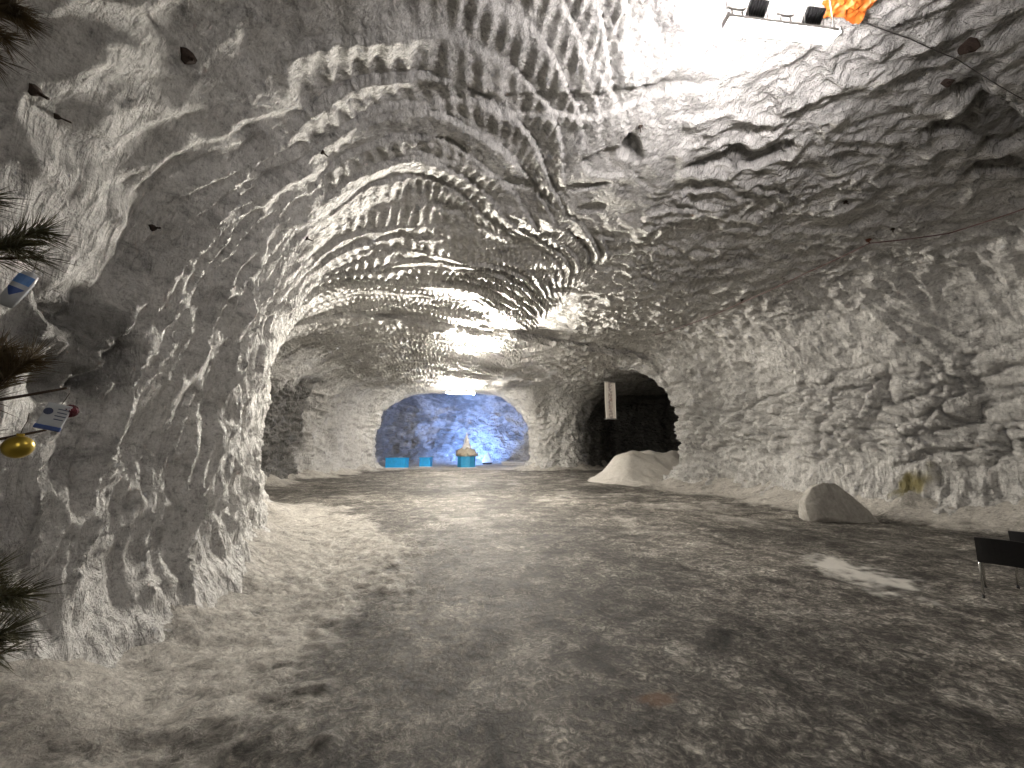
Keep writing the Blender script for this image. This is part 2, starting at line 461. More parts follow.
def empty(name, loc=(0, 0, 0), rz=0):
    o = bpy.data.objects.new(name, None); C.objects.link(o)
    o.empty_display_size = .1
    o.location = loc; o.rotation_euler = (0, 0, rz)
    return o
def tag(o, label, cat, group=None, kind=None):
    o['label'] = label; o['category'] = cat
    if group: o['group'] = group
    if kind: o['kind'] = kind
    return o
def box(bm, c, s, rot=None, bev=0.0):
    mt = Matrix.Translation(Vector(c))
    if rot is not None: mt = mt @ rot
    r = bmesh.ops.create_cube(bm, size=1, matrix=mt @ Matrix.Diagonal((s[0], s[1], s[2], 1)))
    if bev:
        es = list({e for v in r['verts'] for e in v.link_edges})
        bmesh.ops.bevel(bm, geom=es, offset=bev, segments=2, affect='EDGES', profile=.6)
def tube(bm, pts, rad, seg=8, caps=True):
    pts = [Vector(p) for p in pts]
    rads = rad if isinstance(rad, (list, tuple)) else [rad] * len(pts)
    rings = []; up = None
    for i, p in enumerate(pts):
        d = (pts[min(i + 1, len(pts) - 1)] - pts[max(i - 1, 0)]).normalized()
        if up is None:
            up = Vector((0, 0, 1)) if abs(d.z) < .9 else Vector((1, 0, 0))
        a = d.cross(up)
        if a.length < 1e-5: a = d.cross(Vector((0, 1, 0)))
        a.normalize(); b2 = a.cross(d).normalized(); up = b2
        rings.append([bm.verts.new(p + rads[i] * (math.cos(2 * math.pi * k / seg) * a + math.sin(2 * math.pi * k / seg) * b2)) for k in range(seg)])
    for r0, r1 in zip(rings, rings[1:]):
        for k in range(seg):
            bm.faces.new((r0[k], r0[(k + 1) % seg], r1[(k + 1) % seg], r1[k]))
    if caps:
        bm.faces.new(rings[0][::-1]); bm.faces.new(rings[-1])
def lathe(bm, prof, seg=24, mt=Matrix()):
    rings = []
    for r, zz in prof:
        if r < 1e-6: rings.append([bm.verts.new(mt @ Vector((0, 0, zz)))])
        else: rings.append([bm.verts.new(mt @ Vector((r * math.cos(2 * math.pi * k / seg), r * math.sin(2 * math.pi * k / seg), zz))) for k in range(seg)])
    for a, b2 in zip(rings, rings[1:]):
        for k in range(seg):
            k2 = (k + 1) % seg
            if len(a) == 1 and len(b2) == 1: continue
            if len(a) == 1: bm.faces.new((a[0], b2[k2], b2[k]))
            elif len(b2) == 1: bm.faces.new((a[k], a[k2], b2[0]))
            else: bm.faces.new((a[k], a[k2], b2[k2], b2[k]))

# ------------------------------------------------------------------ the shell: ceiling and walls
fc = V[Q].mean(1); fnz = N[Q].mean(1)
cls = np.where(fnz[:, 2] < -0.62, 0, np.where(fc[:, 1] < -7.2, 4, np.where((fc[:, 1] > 30.5) | ((fc[:, 1] > 24) & (fc[:, 0] > 3)), 3, np.where(fc[:, 0] < 0, 1, 2))))
for k, nm in enumerate(('ceiling', 'wall_left', 'wall_right', 'wall_far', 'wall_back')):
    q = Q[cls == k]
    if not len(q): continue
    u, inv = np.unique(q, return_inverse=True)
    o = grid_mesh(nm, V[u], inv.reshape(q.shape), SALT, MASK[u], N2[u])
    o['kind'] = 'structure'
BVH = BVHTree.FromPolygons(V[np.unique(Q[fc[:, 1] < 40], return_inverse=True)[0]].tolist(),
                           np.unique(Q[fc[:, 1] < 40], return_inverse=True)[1].reshape(-1, 4).tolist())
def hit(px, py):
    p, nn, _, dd = BVH.ray_cast(Vector((0, 0, EYE)), ray(px, py).normalized())
    if p is None: return Vector(at_y(px, py, 10)), Vector((0, -1, 0))
    if nn.dot(ray(px, py)) > 0: nn = -nn
    return p, nn
def ceiling_at(px_, py_, z0=3.0):
    p, nn, _, dd = BVH.ray_cast(Vector((px_, py_, z0)), Vector((0, 0, 1)))
    return p.z if p else 5.6

# ------------------------------------------------------------------ floor
fx = axis_lin([(-17,.2),(-12,.14),(-7,.07),(-4.2,.035),(4,.035),(8,.06),(13,.1),(23,.25)])
fy = axis_lin([(-10,.22),(-2,.14),(0.6,.05),(1.5,.03),(6,.032),(9,.05),(16,.09),(32,.2),(46,.25)])
FX, FY = np.meshgrid(fx, fy, indexing='ij')
FDW, _ = plan_maps(FX, FY)
FZ = floor_height(FX, FY, FDW)
nse = fbm(FX * .7, FY * .7, o=4, seed=111); nse2 = fbm(FX * 2.6, FY * 2.6, o=4, seed=115)
wid = np.where(FX < 0, np.interp(FY, [0, 3, 5.5, 8, 11.5, 13, 20, 30, 36], [1.35, 1.35, 2.0, 2.7, 2.1, .6, .9, 1.2, 4]),
               np.interp(FY, [0, 7, 10, 16, 20, 28, 31, 36], [.8, 1.0, 1.25, 1.9, 2.2, 1.0, 1.2, 4])) + np.where(FX > 0, .15, 0)
nse3 = fbm(FX * 7, FY * 7, o=3, seed=118)
pale = sstep(-0.45, 0.35, wid - FDW + 0.75 * nse + 0.5 * nse2 + .2 * nse3) * (1 - .45 * sstep(.1, .6, nse2 - .4 * nse))
pale = np.maximum(pale, 0.8 * sstep(31.2, 32.2, FY))
pale = np.maximum(pale, 0.45 * sstep(0.0, 0.7, nse + 0.5 * nse2 - .15) * sstep(5, 10, FY))
ax_, ay_ = 4.72, 5.75
dx_, dy_ = FX - ax_, FY - ay_
u_ = dx_ * 0.05 + dy_ * 1.0; v_ = dx_ - 0.05 * dy_
white = .85 * sstep(1.25, 0.35, np.hypot(u_ / .80, v_ / (.44)) + 0.6 * nse2 + .45 * nse3)
rust = sstep(1.1, 0.5, np.hypot((FX - .96) / .13, (FY - 2.93) / .07) + .9 * nse2 + .9 * nse3) * .6
FZ = FZ + 0.015 * white + 0.03 * pale * (1 + nse2 + .6 * nse3) + .008 * nse3
FV = np.stack([FX, FY, FZ], -1).reshape(-1, 3)
fm = np.stack([pale, white, rust, np.ones_like(FX)], -1).reshape(-1, 4)
idx = np.arange(len(FV)).reshape(FX.shape)
FQ = np.stack([idx[:-1, :-1], idx[1:, :-1], idx[1:, 1:], idx[:-1, 1:]], -1).reshape(-1, 4)
keep = (FDW.reshape(-1)[FQ].max(1) > -0.9)
FQ = FQ[keep]
u, inv = np.unique(FQ, return_inverse=True)
fo = grid_mesh('floor', FV[u], inv.reshape(FQ.shape), FLOOR, fm[u])
fo['kind'] = 'structure'
def floor_z(px_, py_):
    a = np.array([[px_]]); b = np.array([[py_]])
    dw, _ = plan_maps(a, b)
    return float(floor_height(a, b, dw)[0, 0])
print('floor quads', len(FQ))
# ------------------------------------------------------------------ materials of the things
STEEL = plain('dull_steel', (.42, .41, .40), .45, .9)
CHROME = plain('chrome_tube', (.62, .62, .60), .25, 1.0, .05)
BLACK = plain('black_plastic', (.012, .012, .013), .45, 0, .2)
CABLE = plain('cable_rubber', (.035, .03, .028), .6)
RED_CABLE = plain('dusty_red_cable', (.10, .045, .04), .6)
RUST = plain('rusty_iron', (.035, .022, .016), .8, .2, .5, 60)
ROCKM = None
def rock_mat(name, a, b_, sc_=3.0):
    m, nt, b = mat(name)
    co = node(nt, 'ShaderNodeTexCoord').outputs['Object']
    f = tex_noise(nt, co, sc_, 8, .65, .6)
    c = ramp(nt, f, [(.3, a + (1,)), (.7, b_ + (1,))])
    f2 = tex_noise(nt, co, sc_ * 9, 6, .7)
    c = mixc(nt, .6, c, ramp(nt, f2, [(.3, g3(.6)), (.6, g3(1.05))]), 'MULTIPLY')
    nt.links.new(c, b.inputs['Base Color']); b.inputs['Roughness'].default_value = .6
    n1 = bump(nt, f, .12, .6); nt.links.new(bump(nt, f2, .03, .7, n1), b.inputs['Normal'])
    return m
BOULDER = rock_mat('boulder_salt', (.24, .225, .20), (.46, .44, .40), 1.6)
HEAP = rock_mat('loose_salt', (.62, .59, .54), (.76, .73, .68), 2.2)
CRYSTAL = rock_mat('white_salt_block', (.60, .58, .56), (.75, .74, .72), 2.0)
TANROCK = rock_mat('tan_salt_lumps', (.30, .26, .19), (.50, .45, .36), 2.0)

# ------------------------------------------------------------------ light fixtures
def fixture(label, p0, p1, face, tube_e, flood_e, col, lift=45):
    """tray between p0 and p1 hung from the ceiling; face = +1 if the floods look along the tray's +Y side"""
    p0, p1 = Vector(p0), Vector(p1)
    c = (p0 + p1) / 2; L = (p1 - p0).length
    root = empty('ceiling_light', c)
    dx = (p1 - p0).normalized(); dy = Vector((0, 0, 1)).cross(dx).normalized(); dz = dx.cross(dy)
    root.rotation_euler = Matrix((dx, dy, dz)).transposed().to_euler()
    inv = Matrix((dx, dy, dz))
    tag(root, label, 'light fixture', 'light fixtures along the mine ceiling')
    bm = bmesh.new()
    box(bm, (0, 0, 0), (L, .056, .012), bev=.002)
    for s in (-1, 1): box(bm, (0, s * .027, .010), (L, .004, .022))
    from_bm('tray', bm, STEEL, root)
    for s in (-1, 1):
        bm = bmesh.new(); box(bm, (s * (L / 2 + .006), 0, .0), (.014, .085, .055), bev=.003)
        from_bm('end_plate', bm, STEEL, root)
    em = emit_mat('lamp_tube_glow', col, tube_e)
    bm = bmesh.new(); tube(bm, [(-L * .44, 0, -.050), (L * .44, 0, -.050)], .040, 16)
    from_bm('lamp_tube', bm, em, root, True)
    fm_ = emit_mat('flood_panel_glow', col, flood_e)
    for xx in (-.22 * L, .30 * L):
        tilt = Matrix.Rotation(math.radians(lift), 4, 'X')
        bm = bmesh.new(); box(bm, (xx, -.01, .135), (.15, .035, .10), tilt, .006)
        for k in range(6): box(bm, Vector((xx - .055 + k * .022, -.01, .135)) + tilt @ Vector((0, -face * .022, 0)), (.006, .016, .09), tilt)
        hs = from_bm('flood_lamp', bm, BLACK, root)
        bm = bmesh.new(); box(bm, Vector((xx, -.01, .135)) + tilt @ Vector((0, face * .020, 0)), (.13, .006, .082), tilt)
        from_bm('lens', bm, fm_, hs)
        for s in (-1, 1):
            bm = bmesh.new(); tube(bm, [(xx + s * .082, 0, .008), (xx + s * .082, -.01, .135)], .004, 6)
            from_bm('bracket', bm, STEEL, hs)
    for xx in (-.40 * L, .04 * L):
        bm = bmesh.new()
        tube(bm, [(xx - .075, 0, .125), (xx - .03, 0, .113), (xx + .03, 0, .113), (xx + .075, 0, .128)], .008, 6)
        for s in (-1, 1): tube(bm, [(xx + s * .04, 0, .008), (xx + s * .045, 0, .116)], .006, 6)
        from_bm('mount_bracket', bm, STEEL, root)
    bm = bmesh.new()
    tube(bm, [(L / 2 + .01, 0, -.01), (L / 2 + .05, 0, -.005), (L / 2 + .065, 0, .03), (L / 2 + .05, 0, .06), (L / 2 + .03, 0, .055)], .006, 8)
    from_bm('hook', bm, STEEL, root, True)
    for s in (-1, 1):
        a = c + dx * (s * (L / 2 - .01))
        top = ceiling_at(a.x, a.y) + .03
        bm = bmesh.new(); tube(bm, [inv @ (a - c), inv @ (Vector((a.x, a.y, top)) - c)], .004, 6)
        from_bm('hanging_wire', bm, STEEL, root)
    return root
WARM, COOL, PLAIN = (1.0, .925, .81), (1.0, .93, .91), (1.0, .94, .85)
fixture('tube light tray hung close to the ceiling at the upper right', at_z(727, 20, 5.0), at_z(836, 34, 5.0), 1, TUBE_NEAR, FLOOD_NEAR, COOL)
def fix_at(px0, py0, px1, py1, drop, label, face, te, fe):
    zc = 5.4
    for _ in range(6):
        m = at_z((px0 + px1) / 2, (py0 + py1) / 2, zc)
        zc = .5 * zc + .5 * (ceiling_at(m.x, m.y) - drop)
    fixture(label, at_z(px0, py0, zc), at_z(px1, py1, zc), face, te, fe, WARM, 10)
fix_at(456, 348, 502, 349, .50, 'glowing light tray just behind the edge of the first ceiling', -1, TUBE_MID, FLOOD_MID)
fix_at(445, 392, 476, 393, .60, 'glowing light tray above the mouth of the blue chamber', -1, TUBE_FAR, FLOOD_FAR)
zb = ceiling_at(4.0, -4.0) - .4  # unseen trays behind the camera, added to fill the near walls and floor
fixture('added fill light tray on the ceiling behind the camera', (3.4, -4.2, zb), (4.5, -4.0, zb), 1, TUBE_FILL, FLOOD_FILL, PLAIN)

zb = ceiling_at(7.0, -6.0) - .4
fixture('added fill light tray on the ceiling behind the camera, further back', (6.4, -6.2, zb), (7.5, -6.0, zb), 1, TUBE_FILL, FLOOD_FILL, PLAIN)
zb = ceiling_at(-2.0, 35.0) - .35
fixture('light tray inside the far chamber, hidden above its mouth', (-2.6, 35, zb), (-1.4, 35, zb), 1, TUBE_CHAMBER, 300, COOL)
# blue floodlight standing in the far chamber
r = empty('blue_floodlight', (-4.3, 40.2, floor_z(-4.3, 40.2)))
tag(r, 'floodlight on the floor behind the blue plinth, shining blue on the far wall', 'floodlight')
bm = bmesh.new(); box(bm, (0, 0, .30), (.5, .12, .34), Matrix.Rotation(math.radians(24), 4, 'X'), .02); hs = from_bm('lamp_body', bm, BLACK, r)
bm = bmesh.new(); box(bm, (0, .075, .335), (.44, .01, .28), Matrix.Rotation(math.radians(24), 4, 'X')); from_bm('lens', bm, emit_mat('blue_glow', (.16, .36, 1.0), BLUE_W), r)
for s in (-1, 1):
    bm = bmesh.new(); tube(bm, [(s * .27, .1, .01), (s * .27, -.1, .01), (s * .27, 0, .04), (s * .27, 0, .30)], .012, 6)
    from_bm('stand', bm, STEEL, r)

# ------------------------------------------------------------------ boulder at the right wall
def lump(name, prof_pts, material, parent=None, amp=.03, fr=3.0, seed=0, sub=4, hull_pts=None):
    bm = bmesh.new()
    vs = [bm.verts.new(p) for p in hull_pts]
    h = bmesh.ops.convex_hull(bm, input=vs)
    bmesh.ops.delete(bm, geom=[v for v in bm.verts if not v.link_faces], context='VERTS')
    bmesh.ops.triangulate(bm, faces=bm.faces[:])
    for _ in range(sub):
        bmesh.ops.subdivide_edges(bm, edges=bm.edges[:], cuts=1, use_grid_fill=True)
        if _ < 2: bmesh.ops.smooth_vert(bm, verts=bm.verts[:], factor=.14, use_axis_x=True, use_axis_y=True, use_axis_z=True)
    bm.normal_update()
    co = np.array([v.co for v in bm.verts])
    dn = amp * fbm(co[:, 0] * fr, co[:, 1] * fr, co[:, 2] * fr, 4, seed=seed)
    for v, q in zip(bm.verts, dn): v.co += v.normal * float(q)
    return from_bm(name, bm, material, parent, True)
pb = at_z(838, 522, 0.0)
sx = pb.y / FPX                     # metres per pixel at that place, sideways
bo = lump('boulder', None, BOULDER, amp=.035, fr=2.2, seed=120, hull_pts=[
    (-.98, -.15, .02), (-1.0, .25, .05), (-.95, -.05, .55), (-.72, -.02, .86), (-.25, .1, 1.0), (.05, .12, .98), (.35, .0, .70), (.72, -.1, .28), (1.02, -.22, -.02), (.9, .3, .0),
    (.2, -.38, .03), (-.5, -.34, .16), (-.6, .6, .0), (.3, .6, .6), (-.5, .55, .8), (.5, .6, .0), (-.95, .2, .5)])
bo.scale = (.82, .9, .98)
bo.location = (pb.x + .28, pb.y + .25, floor_z(pb.x, pb.y) - .06)
bo.rotation_euler = (0, 0, math.radians(-8))
tag(bo, 'grey boulder of rock salt lying at the foot of the right wall', 'boulder')

# ------------------------------------------------------------------ heap of loose salt in the right opening
hx, hy = np.meshgrid(np.linspace(2.6, 13.0, 160), np.linspace(17.5, 27.5, 150), indexing='ij')
hz = 1.62 * np.exp(-(np.clip((6.2 - hx) / 1.35, 0, 9) ** 2)) * np.exp(-((hy - 22.6 - .35 * (hx - 9)) / 2.0) ** 2)
hz = hz * (1 + .16 * noise(hx * 1.1, hy * 1.1, seed=131)) + .05 * fbm(hx * 1.6, hy * 1.6, o=3, seed=133) * (hz > .05) - .12
HV = np.stack([hx - 9, hy - 22.6, hz], -1).reshape(-1, 3)
idx = np.arange(len(HV)).reshape(hx.shape)
HQ = np.stack([idx[:-1, :-1], idx[1:, :-1], idx[1:, 1:], idx[:-1, 1:]], -1).reshape(-1, 4)
HQ = HQ[(hz.reshape(-1)[HQ].max(1) > -.06) & (plan_maps(hx, hy)[0].reshape(-1)[HQ].min(1) > -.1)]
u, inv = np.unique(HQ, return_inverse=True)
o = grid_mesh('salt_heap', HV[u], inv.reshape(HQ.shape), HEAP)
o.location = (9, 22.6, 0)
tag(o, 'pale heap of loose salt in front of the dark side opening', 'salt heap')

# ------------------------------------------------------------------ chairs
def chair(label, loc, rz):
    root = empty('stacking_chair', loc, rz)
    tag(root, label, 'chair', 'black chairs at the right edge')
    def shell(name, pts_fn, nu, nv, th):
        vs, fs = [], []
        for side in (0, 1):
            for a in range(nu):
                for b2 in range(nv):
                    vs.append(pts_fn(a / (nu - 1) * 2 - 1, b2 / (nv - 1), side * th))
        I = lambda s, a, b2: s * nu * nv + a * nv + b2
        for a in range(nu - 1):
            for b2 in range(nv - 1):
                fs.append((I(0, a, b2), I(0, a, b2 + 1), I(0, a + 1, b2 + 1), I(0, a + 1, b2)))
                fs.append((I(1, a, b2), I(1, a + 1, b2), I(1, a + 1, b2 + 1), I(1, a, b2 + 1)))
        for a in range(nu - 1):
            for b2 in (0, nv - 1): fs.append((I(0, a, b2), I(0, a + 1, b2), I(1, a + 1, b2), I(1, a, b2)))
        for b2 in range(nv - 1):
            for a in (0, nu - 1): fs.append((I(0, a, b2), I(0, a, b2 + 1), I(1, a, b2 + 1), I(1, a, b2)))
        return link_mesh(name, vs, fs, BLACK, root, False)
    # chair looks along +Y, back at -Y
    shell('seat', lambda a, b2, t_: (a * .225, -.20 + b2 * .42, .435 + .012 * a * a - .02 * max(0, b2 - .8) * 5 * (b2 - .8) - t_), 9, 9, .018)
    shell('backrest', lambda a, b2, t_: (a * (.235 - .012 * b2), -.20 - .03 - .10 * b2 + .05 * a * a - t_,   .39 + b2 * .29 - .012 * a * a), 11, 7, .016)
    for s in (-1, 1):
        bm = bmesh.new(); tube(bm, [(s * .215, -.17, .42), (s * .222, -.20, .36), (s * .235, -.255, 0)], .011, 10); lg = from_bm('leg', bm, CHROME, root, True)
        bm = bmesh.new(); tube(bm, [(s * .235, -.255, .0), (s * .2335, -.25, .03)], .014, 10); from_bm('foot_cap', bm, BLACK, lg, True)
        bm = bmesh.new(); tube(bm, [(s * .215, .15, .42), (s * .222, .18, .36), (s * .235, .235, 0)], .011, 10); lg = from_bm('leg', bm, CHROME, root, True)
        bm = bmesh.new(); tube(bm, [(s * .235, .235, .0), (s * .2335, .23, .03)], .014, 10); from_bm('foot_cap', bm, BLACK, lg, True)
        bm = bmesh.new(); tube(bm, [(s * .2, -.165, .40), (s * .2, -.185, .44), (s * .2, -.20, .49)], .009, 8); from_bm('back_support', bm, CHROME, root, True)
    bm = bmesh.new(); tube(bm, [(-.215, -.16, .405), (.215, -.16, .405)], .010, 8); tube(bm, [(-.215, .16, .405), (.215, .16, .405)], .010, 8)
    for s in (-1, 1): tube(bm, [(s * .215, -.17, .41), (s * .215, .16, .41)], .010, 8)
    from_bm('seat_frame', bm, CHROME, root, True)
    return root
def put_chair(label, px, py, rz):
    p = at_z(px, py, 0.0)
    q = Matrix.Rotation(rz, 3, 'Z') @ Vector((-.235, -.255, 0))
    x_, y_ = p.x - q.x, p.y - q.y
    chair(label, (x_, y_, floor_z(x_, y_) + .005), rz)
put_chair('black chair with chrome legs, the nearer and left one at the right edge', 984, 600, math.radians(-52))
put_chair('black chair cut by the right edge, standing beyond the other chair', 1019, 592, math.radians(-60))

# ------------------------------------------------------------------ hanging banner in the right opening
def banner_mat():
    m, nt, b = mat('printed_banner')
    co = node(nt, 'ShaderNodeTexCoord').outputs['Object']
    sx_ = node(nt, 'ShaderNodeSeparateXYZ'); nt.links.new(co, sx_.inputs[0])
    ab = node(nt, 'ShaderNodeMath', operation='ABSOLUTE'); nt.links.new(sx_.outputs[0], ab.inputs[0])
    col_ = ramp(nt, ab.outputs[0], [(.10, g3(1)), (.17, g3(0))])
    f = tex_noise(nt, mapping(nt, co, (4, 1, 5)), 1.6, 4, .6)
    f = ramp(nt, f, [(.40, g3(.1)), (.55, g3(.85))])
    fac = mixc(nt, 1.0, col_, f, 'MULTIPLY')
    ink = mixc(nt, ramp(nt, tex_noise(nt, co, .8, 2), [(.45, g3(0)), (.55, g3(1))]), (.28, .23, .22, 1), (.42, .27, .22, 1))
    c = mixc(nt, fac, (.82, .77, .71, 1), ink)
    nt.links.new(c, b.inputs['Base Color']); b.inputs['Roughness'].default_value = .7
    return m
yb = 22.0
pt, pbm = at_y(609, 382, yb), at_y(612, 419, yb)
zt, zbm = pt.z, pbm.z
root = empty('banner', ((pt.x + pbm.x) / 2, yb, zbm), math.radians(24)); tag(root, 'white hanging banner with a dim printed column, before the dark right opening', 'banner')
Wb, Hb = .74, zt - zbm
vs, fs = [], []
for s in (0, 1):
    for a in range(9):
        for b2 in range(17):
            u_ = a / 8 * 2 - 1; v_ = b2 / 16
            vs.append((u_ * Wb / 2, .02 * math.sin(v_ * 5 + u_) + s * .012, v_ * Hb))
I = lambda s, a, b2: s * 153 + a * 17 + b2
for a in range(8):
    for b2 in range(16):
        fs += [(I(0, a, b2), I(0, a + 1, b2), I(0, a + 1, b2 + 1), I(0, a, b2 + 1)), (I(1, a, b2), I(1, a, b2 + 1), I(1, a + 1, b2 + 1), I(1, a + 1, b2))]
for a in range(8):
    for b2 in (0, 16): fs.append((I(0, a, b2), I(0, a + 1, b2), I(1, a + 1, b2), I(1, a, b2)))
for b2 in range(16):
    for a in (0, 8): fs.append((I(0, a, b2), I(0, a, b2 + 1), I(1, a, b2 + 1), I(1, a, b2)))
link_mesh('cloth', vs, fs, banner_mat(), root, True)
for nm, zz in (('top_rod', Hb), ('bottom_rod', 0)):
    bm = bmesh.new(); tube(bm, [(-Wb / 2 - .04, .0, zz), (Wb / 2 + .04, .0, zz)], .03, 8); from_bm(nm, bm, STEEL, root, True)
for s in (-1, 1):
    q = Matrix.Rotation(math.radians(24), 3, 'Z') @ Vector((s * Wb / 2, 0, 0))
    top = ceiling_at(root.location.x + q.x, yb + q.y, 3) - zbm + .05
    bm = bmesh.new(); tube(bm, [(s * Wb / 2, 0, Hb), (s * Wb / 2, 0, top)], .008, 6); from_bm('cord', bm, CABLE, root)

# ------------------------------------------------------------------ cables on ceiling and right wall, with their anchors
def cable(name, pxs, off, rad, material, label, sag=0.0, n=10, hold=None):
    pts = []
    for (px, py) in pxs:
        p, nn = hit(px, py); pts.append(p + nn * off)
    fin = []
    for a, b2 in zip(pts, pts[1:]):
        for k in range(n):
            f = k / n
            fin.append(a.lerp(b2, f) - Vector((0, 0, sag * (b2 - a).length * 4 * f * (1 - f))))
    fin.append(pts[-1])
    c = fin[0]
    bm = bmesh.new(); tube(bm, [p - c for p in fin], rad, 7)
    o = from_bm(name, bm, material, None, True); o.location = c
    tag(o, label, 'cable')
    return o
cable('wall_cable', [(1030, 205), (950, 229), (868, 240), (805, 271), (742, 299), (690, 322), (655, 333)], .10, .011, RED_CABLE, 'thin dusty red cable strung along the right wall', .01)
cable('ceiling_cable', [(864, 14), (905, 36), (958, 55), (1030, 108)],   .09, .005, CABLE, 'thin dark cable strung across the ceiling at the upper right corner', .012)

RUST2 = plain('red_rust', (.16, .06, .035), .85, .1, .5, 60)
def rock_bolt(px, py, size, label, arms=0):
    RUST_ = RUST2 if 'rust' in label or 'reddish' in label else RUST
    p, nn = hit(px, py)
    size *= .62
    root = empty('rock_bolt', p + nn * .012)
    root.rotation_euler = nn.to_track_quat('Z', 'Y').to_euler()
    tag(root, label, 'rock bolt', 'iron bolts in the salt')
    bm = bmesh.new()
    k = 5
    vs_ = []
    lathe(bm, [(0, -.01), (size, -.01), (size * .95, .006), (size * .35, .02), (0, .02)], 9)
    for v in bm.verts: v.co.x *= 1 + .35 * math.sin(v.co.y * 60 / max(size, .01) * .05); 
    from_bm('plate', bm, RUST_, root)
    bm = bmesh.new(); lathe(bm, [(0, .015), (size * .3, .015), (size * .3, .05), (0, .05)], 6); from_bm('nut', bm, RUST_, root)
    bm = bmesh.new(); tube(bm, [(0, 0, .04), (.004, 0, .075)], size * .14 + .004, 7); from_bm('rod', bm, RUST_, root)
    for q in range(arms):
        a = q * 2.4 + px
        bm = bmesh.new(); tube(bm, [(0, 0, .03), (math.cos(a) * size * 1.6, math.sin(a) * size * 1.6, .05), (math.cos(a) * size * 2.4, math.sin(a) * size * 2.4, .01)], .004, 5)
        from_bm('bent_wire', bm, RUST_, root)
bolts = [(187, 57, .10, 'dark plate in place of a hole high on the left wall near the top edge', 0), (33, 90, .06, 'small dark bolt at the upper left beside the tree top', 0),  # first plate is added to read as a dark hole in the salt
         (152, 228, .05, 'small dark bolt on the left wall level with the upper pine branch', 0), (55, 116, .03, 'tiny dark peg just below the bolt at the upper left', 0),
         (970, 46, .15, 'big dark bolt plate on the ceiling by the upper right corner', 0), (868, 240, .08, 'reddish bolt holding the kink of the red wall cable', 1),
         (742, 300, .06, 'small bolt under the red cable on the right wall', 1), (578, 237, .07, 'rust brown bolt in the middle of the ceiling', 0),
         (640, 126, .05, 'small black bolt on the ceiling left of the near light tray', 0), (845, 202, .06, 'small dark bolt on the right wall above the red cable', 1),
         (893, 229, .06, 'small dark bolt just right of the kink in the red cable', 0), (948, 82, .10, 'dark bolt plate below the big one at the upper right', 0),
         (322, 152, .05, 'small dark bolt at the left edge of the ceiling', 0), (306, 238, .06, 'dark bolt above the left wall corner', 0)]
for b_ in bolts: rock_bolt(*b_)

# crumpled orange sheet tucked above the near light tray
p, nn = hit(850, -8)
nu_, nv_ = 40, 24
gx, gy = np.meshgrid(np.linspace(-1, 1, nu_), np.linspace(-1, 1, nv_), indexing='ij')
cr = .05 * ridged(gx * 2.5, gy * 2.0, None, 3, seed=141)
T1 = nn.cross(Vector((0, 1, 0))).normalized(); T2 = nn.cross(T1).normalized()
edge = 1 + .25 * noise(gx * 2, gy * 2, seed=143)
vs, fs = [], []
for s in (0, 1):
    for a in range(nu_):
        for b2 in range(nv_):
            q = T1 * float(gx[a, b2] * .24 * edge[a, b2]) + T2 * float(gy[a, b2] * .17 * edge[a, b2]) + nn * float(.05 + cr[a, b2] + s * .004)
            vs.append(q)
I = lambda s, a, b2: s * nu_ * nv_ + a * nv_ + b2
for a in range(nu_ - 1):
    for b2 in range(nv_ - 1):
        fs += [(I(0, a, b2), I(0, a + 1, b2), I(0, a + 1, b2 + 1), I(0, a, b2 + 1)), (I(1, a, b2), I(1, a, b2 + 1), I(1, a + 1, b2 + 1), I(1, a + 1, b2))]
o = link_mesh('orange_sheet', vs, fs, plain('orange_plastic', (.50, .13, .02), .45, 0, .35, 14), None, True)
o.location = p; tag(o, 'crumpled orange sheet against the ceiling beside the near light tray', 'plastic sheet')

# ------------------------------------------------------------------ far chamber
def paint(name, col): return plain(name, col, .5, 0, .12, 4)
BLUE1 = paint('bright_blue_paint', (.02, .34, .72)); BLUE2 = paint('deep_blue_paint', (.03, .27, .50)); WHITEP = paint('white_board', (.8, .8, .78))
def blue_box(px0, px1, pyb, h, dep, label, lip):
    a, b2 = at_z(px0, pyb, .05), at_z(px1, pyb, .05)
    wd = (b2 - a).length; c = (a + b2) / 2
    root = empty('blue_box', (c.x, c.y + dep / 2, floor_z(c.x, c.y)))
    tag(root, label, 'box', 'blue boxes in the far chamber')
    bm = bmesh.new(); box(bm, (0, 0, h / 2), (wd, dep, h), None, .03); body = from_bm('body', bm, BLUE1, root)
    bm = bmesh.new(); box(bm, (0, 0, h + .03), (wd + .06, dep + .06, .07), None, .015); from_bm('lid', bm, BLUE1, root)
    bm = bmesh.new(); box(bm, (0, -dep / 2 - .1, .03), (wd + .5, .4, .06), None, .01); from_bm('base_board', bm, WHITEP, root)
    for s in (-.3, .3):
        bm = bmesh.new(); box(bm, (s * wd, -dep / 2 - .012, h / 2), (.03, .025, h * .9)); from_bm('batten', bm, BLUE1, root)
blue_box(385, 405, 468, .80, 1.2, 'wide bright blue box at the left end of the far chamber', 0)
blue_box(419, 430, 467, .78, 1.0, 'small blue box between the wide box and the plinth', 0)
a, b2 = at_z(456, 467, .05), at_z(474.5, 467, .05); c = (a + b2) / 2; wd = (b2 - a).length
root = empty('display_plinth', (c.x, c.y + .8, floor_z(c.x, c.y)))
tag(root, 'round blue plinth ringed with a white board in the far chamber', 'plinth')
bm = bmesh.new(); lathe(bm, [(0, 0), (wd / 2, 0), (wd / 2, .92), (0, .92)], 12); from_bm('drum', bm, BLUE2, root)
bm = bmesh.new(); lathe(bm, [(0, .92), (wd / 2 + .05, .92), (wd / 2 + .05, 1.0), (0, 1.0)], 12); from_bm('rim', bm, BLUE2, root)
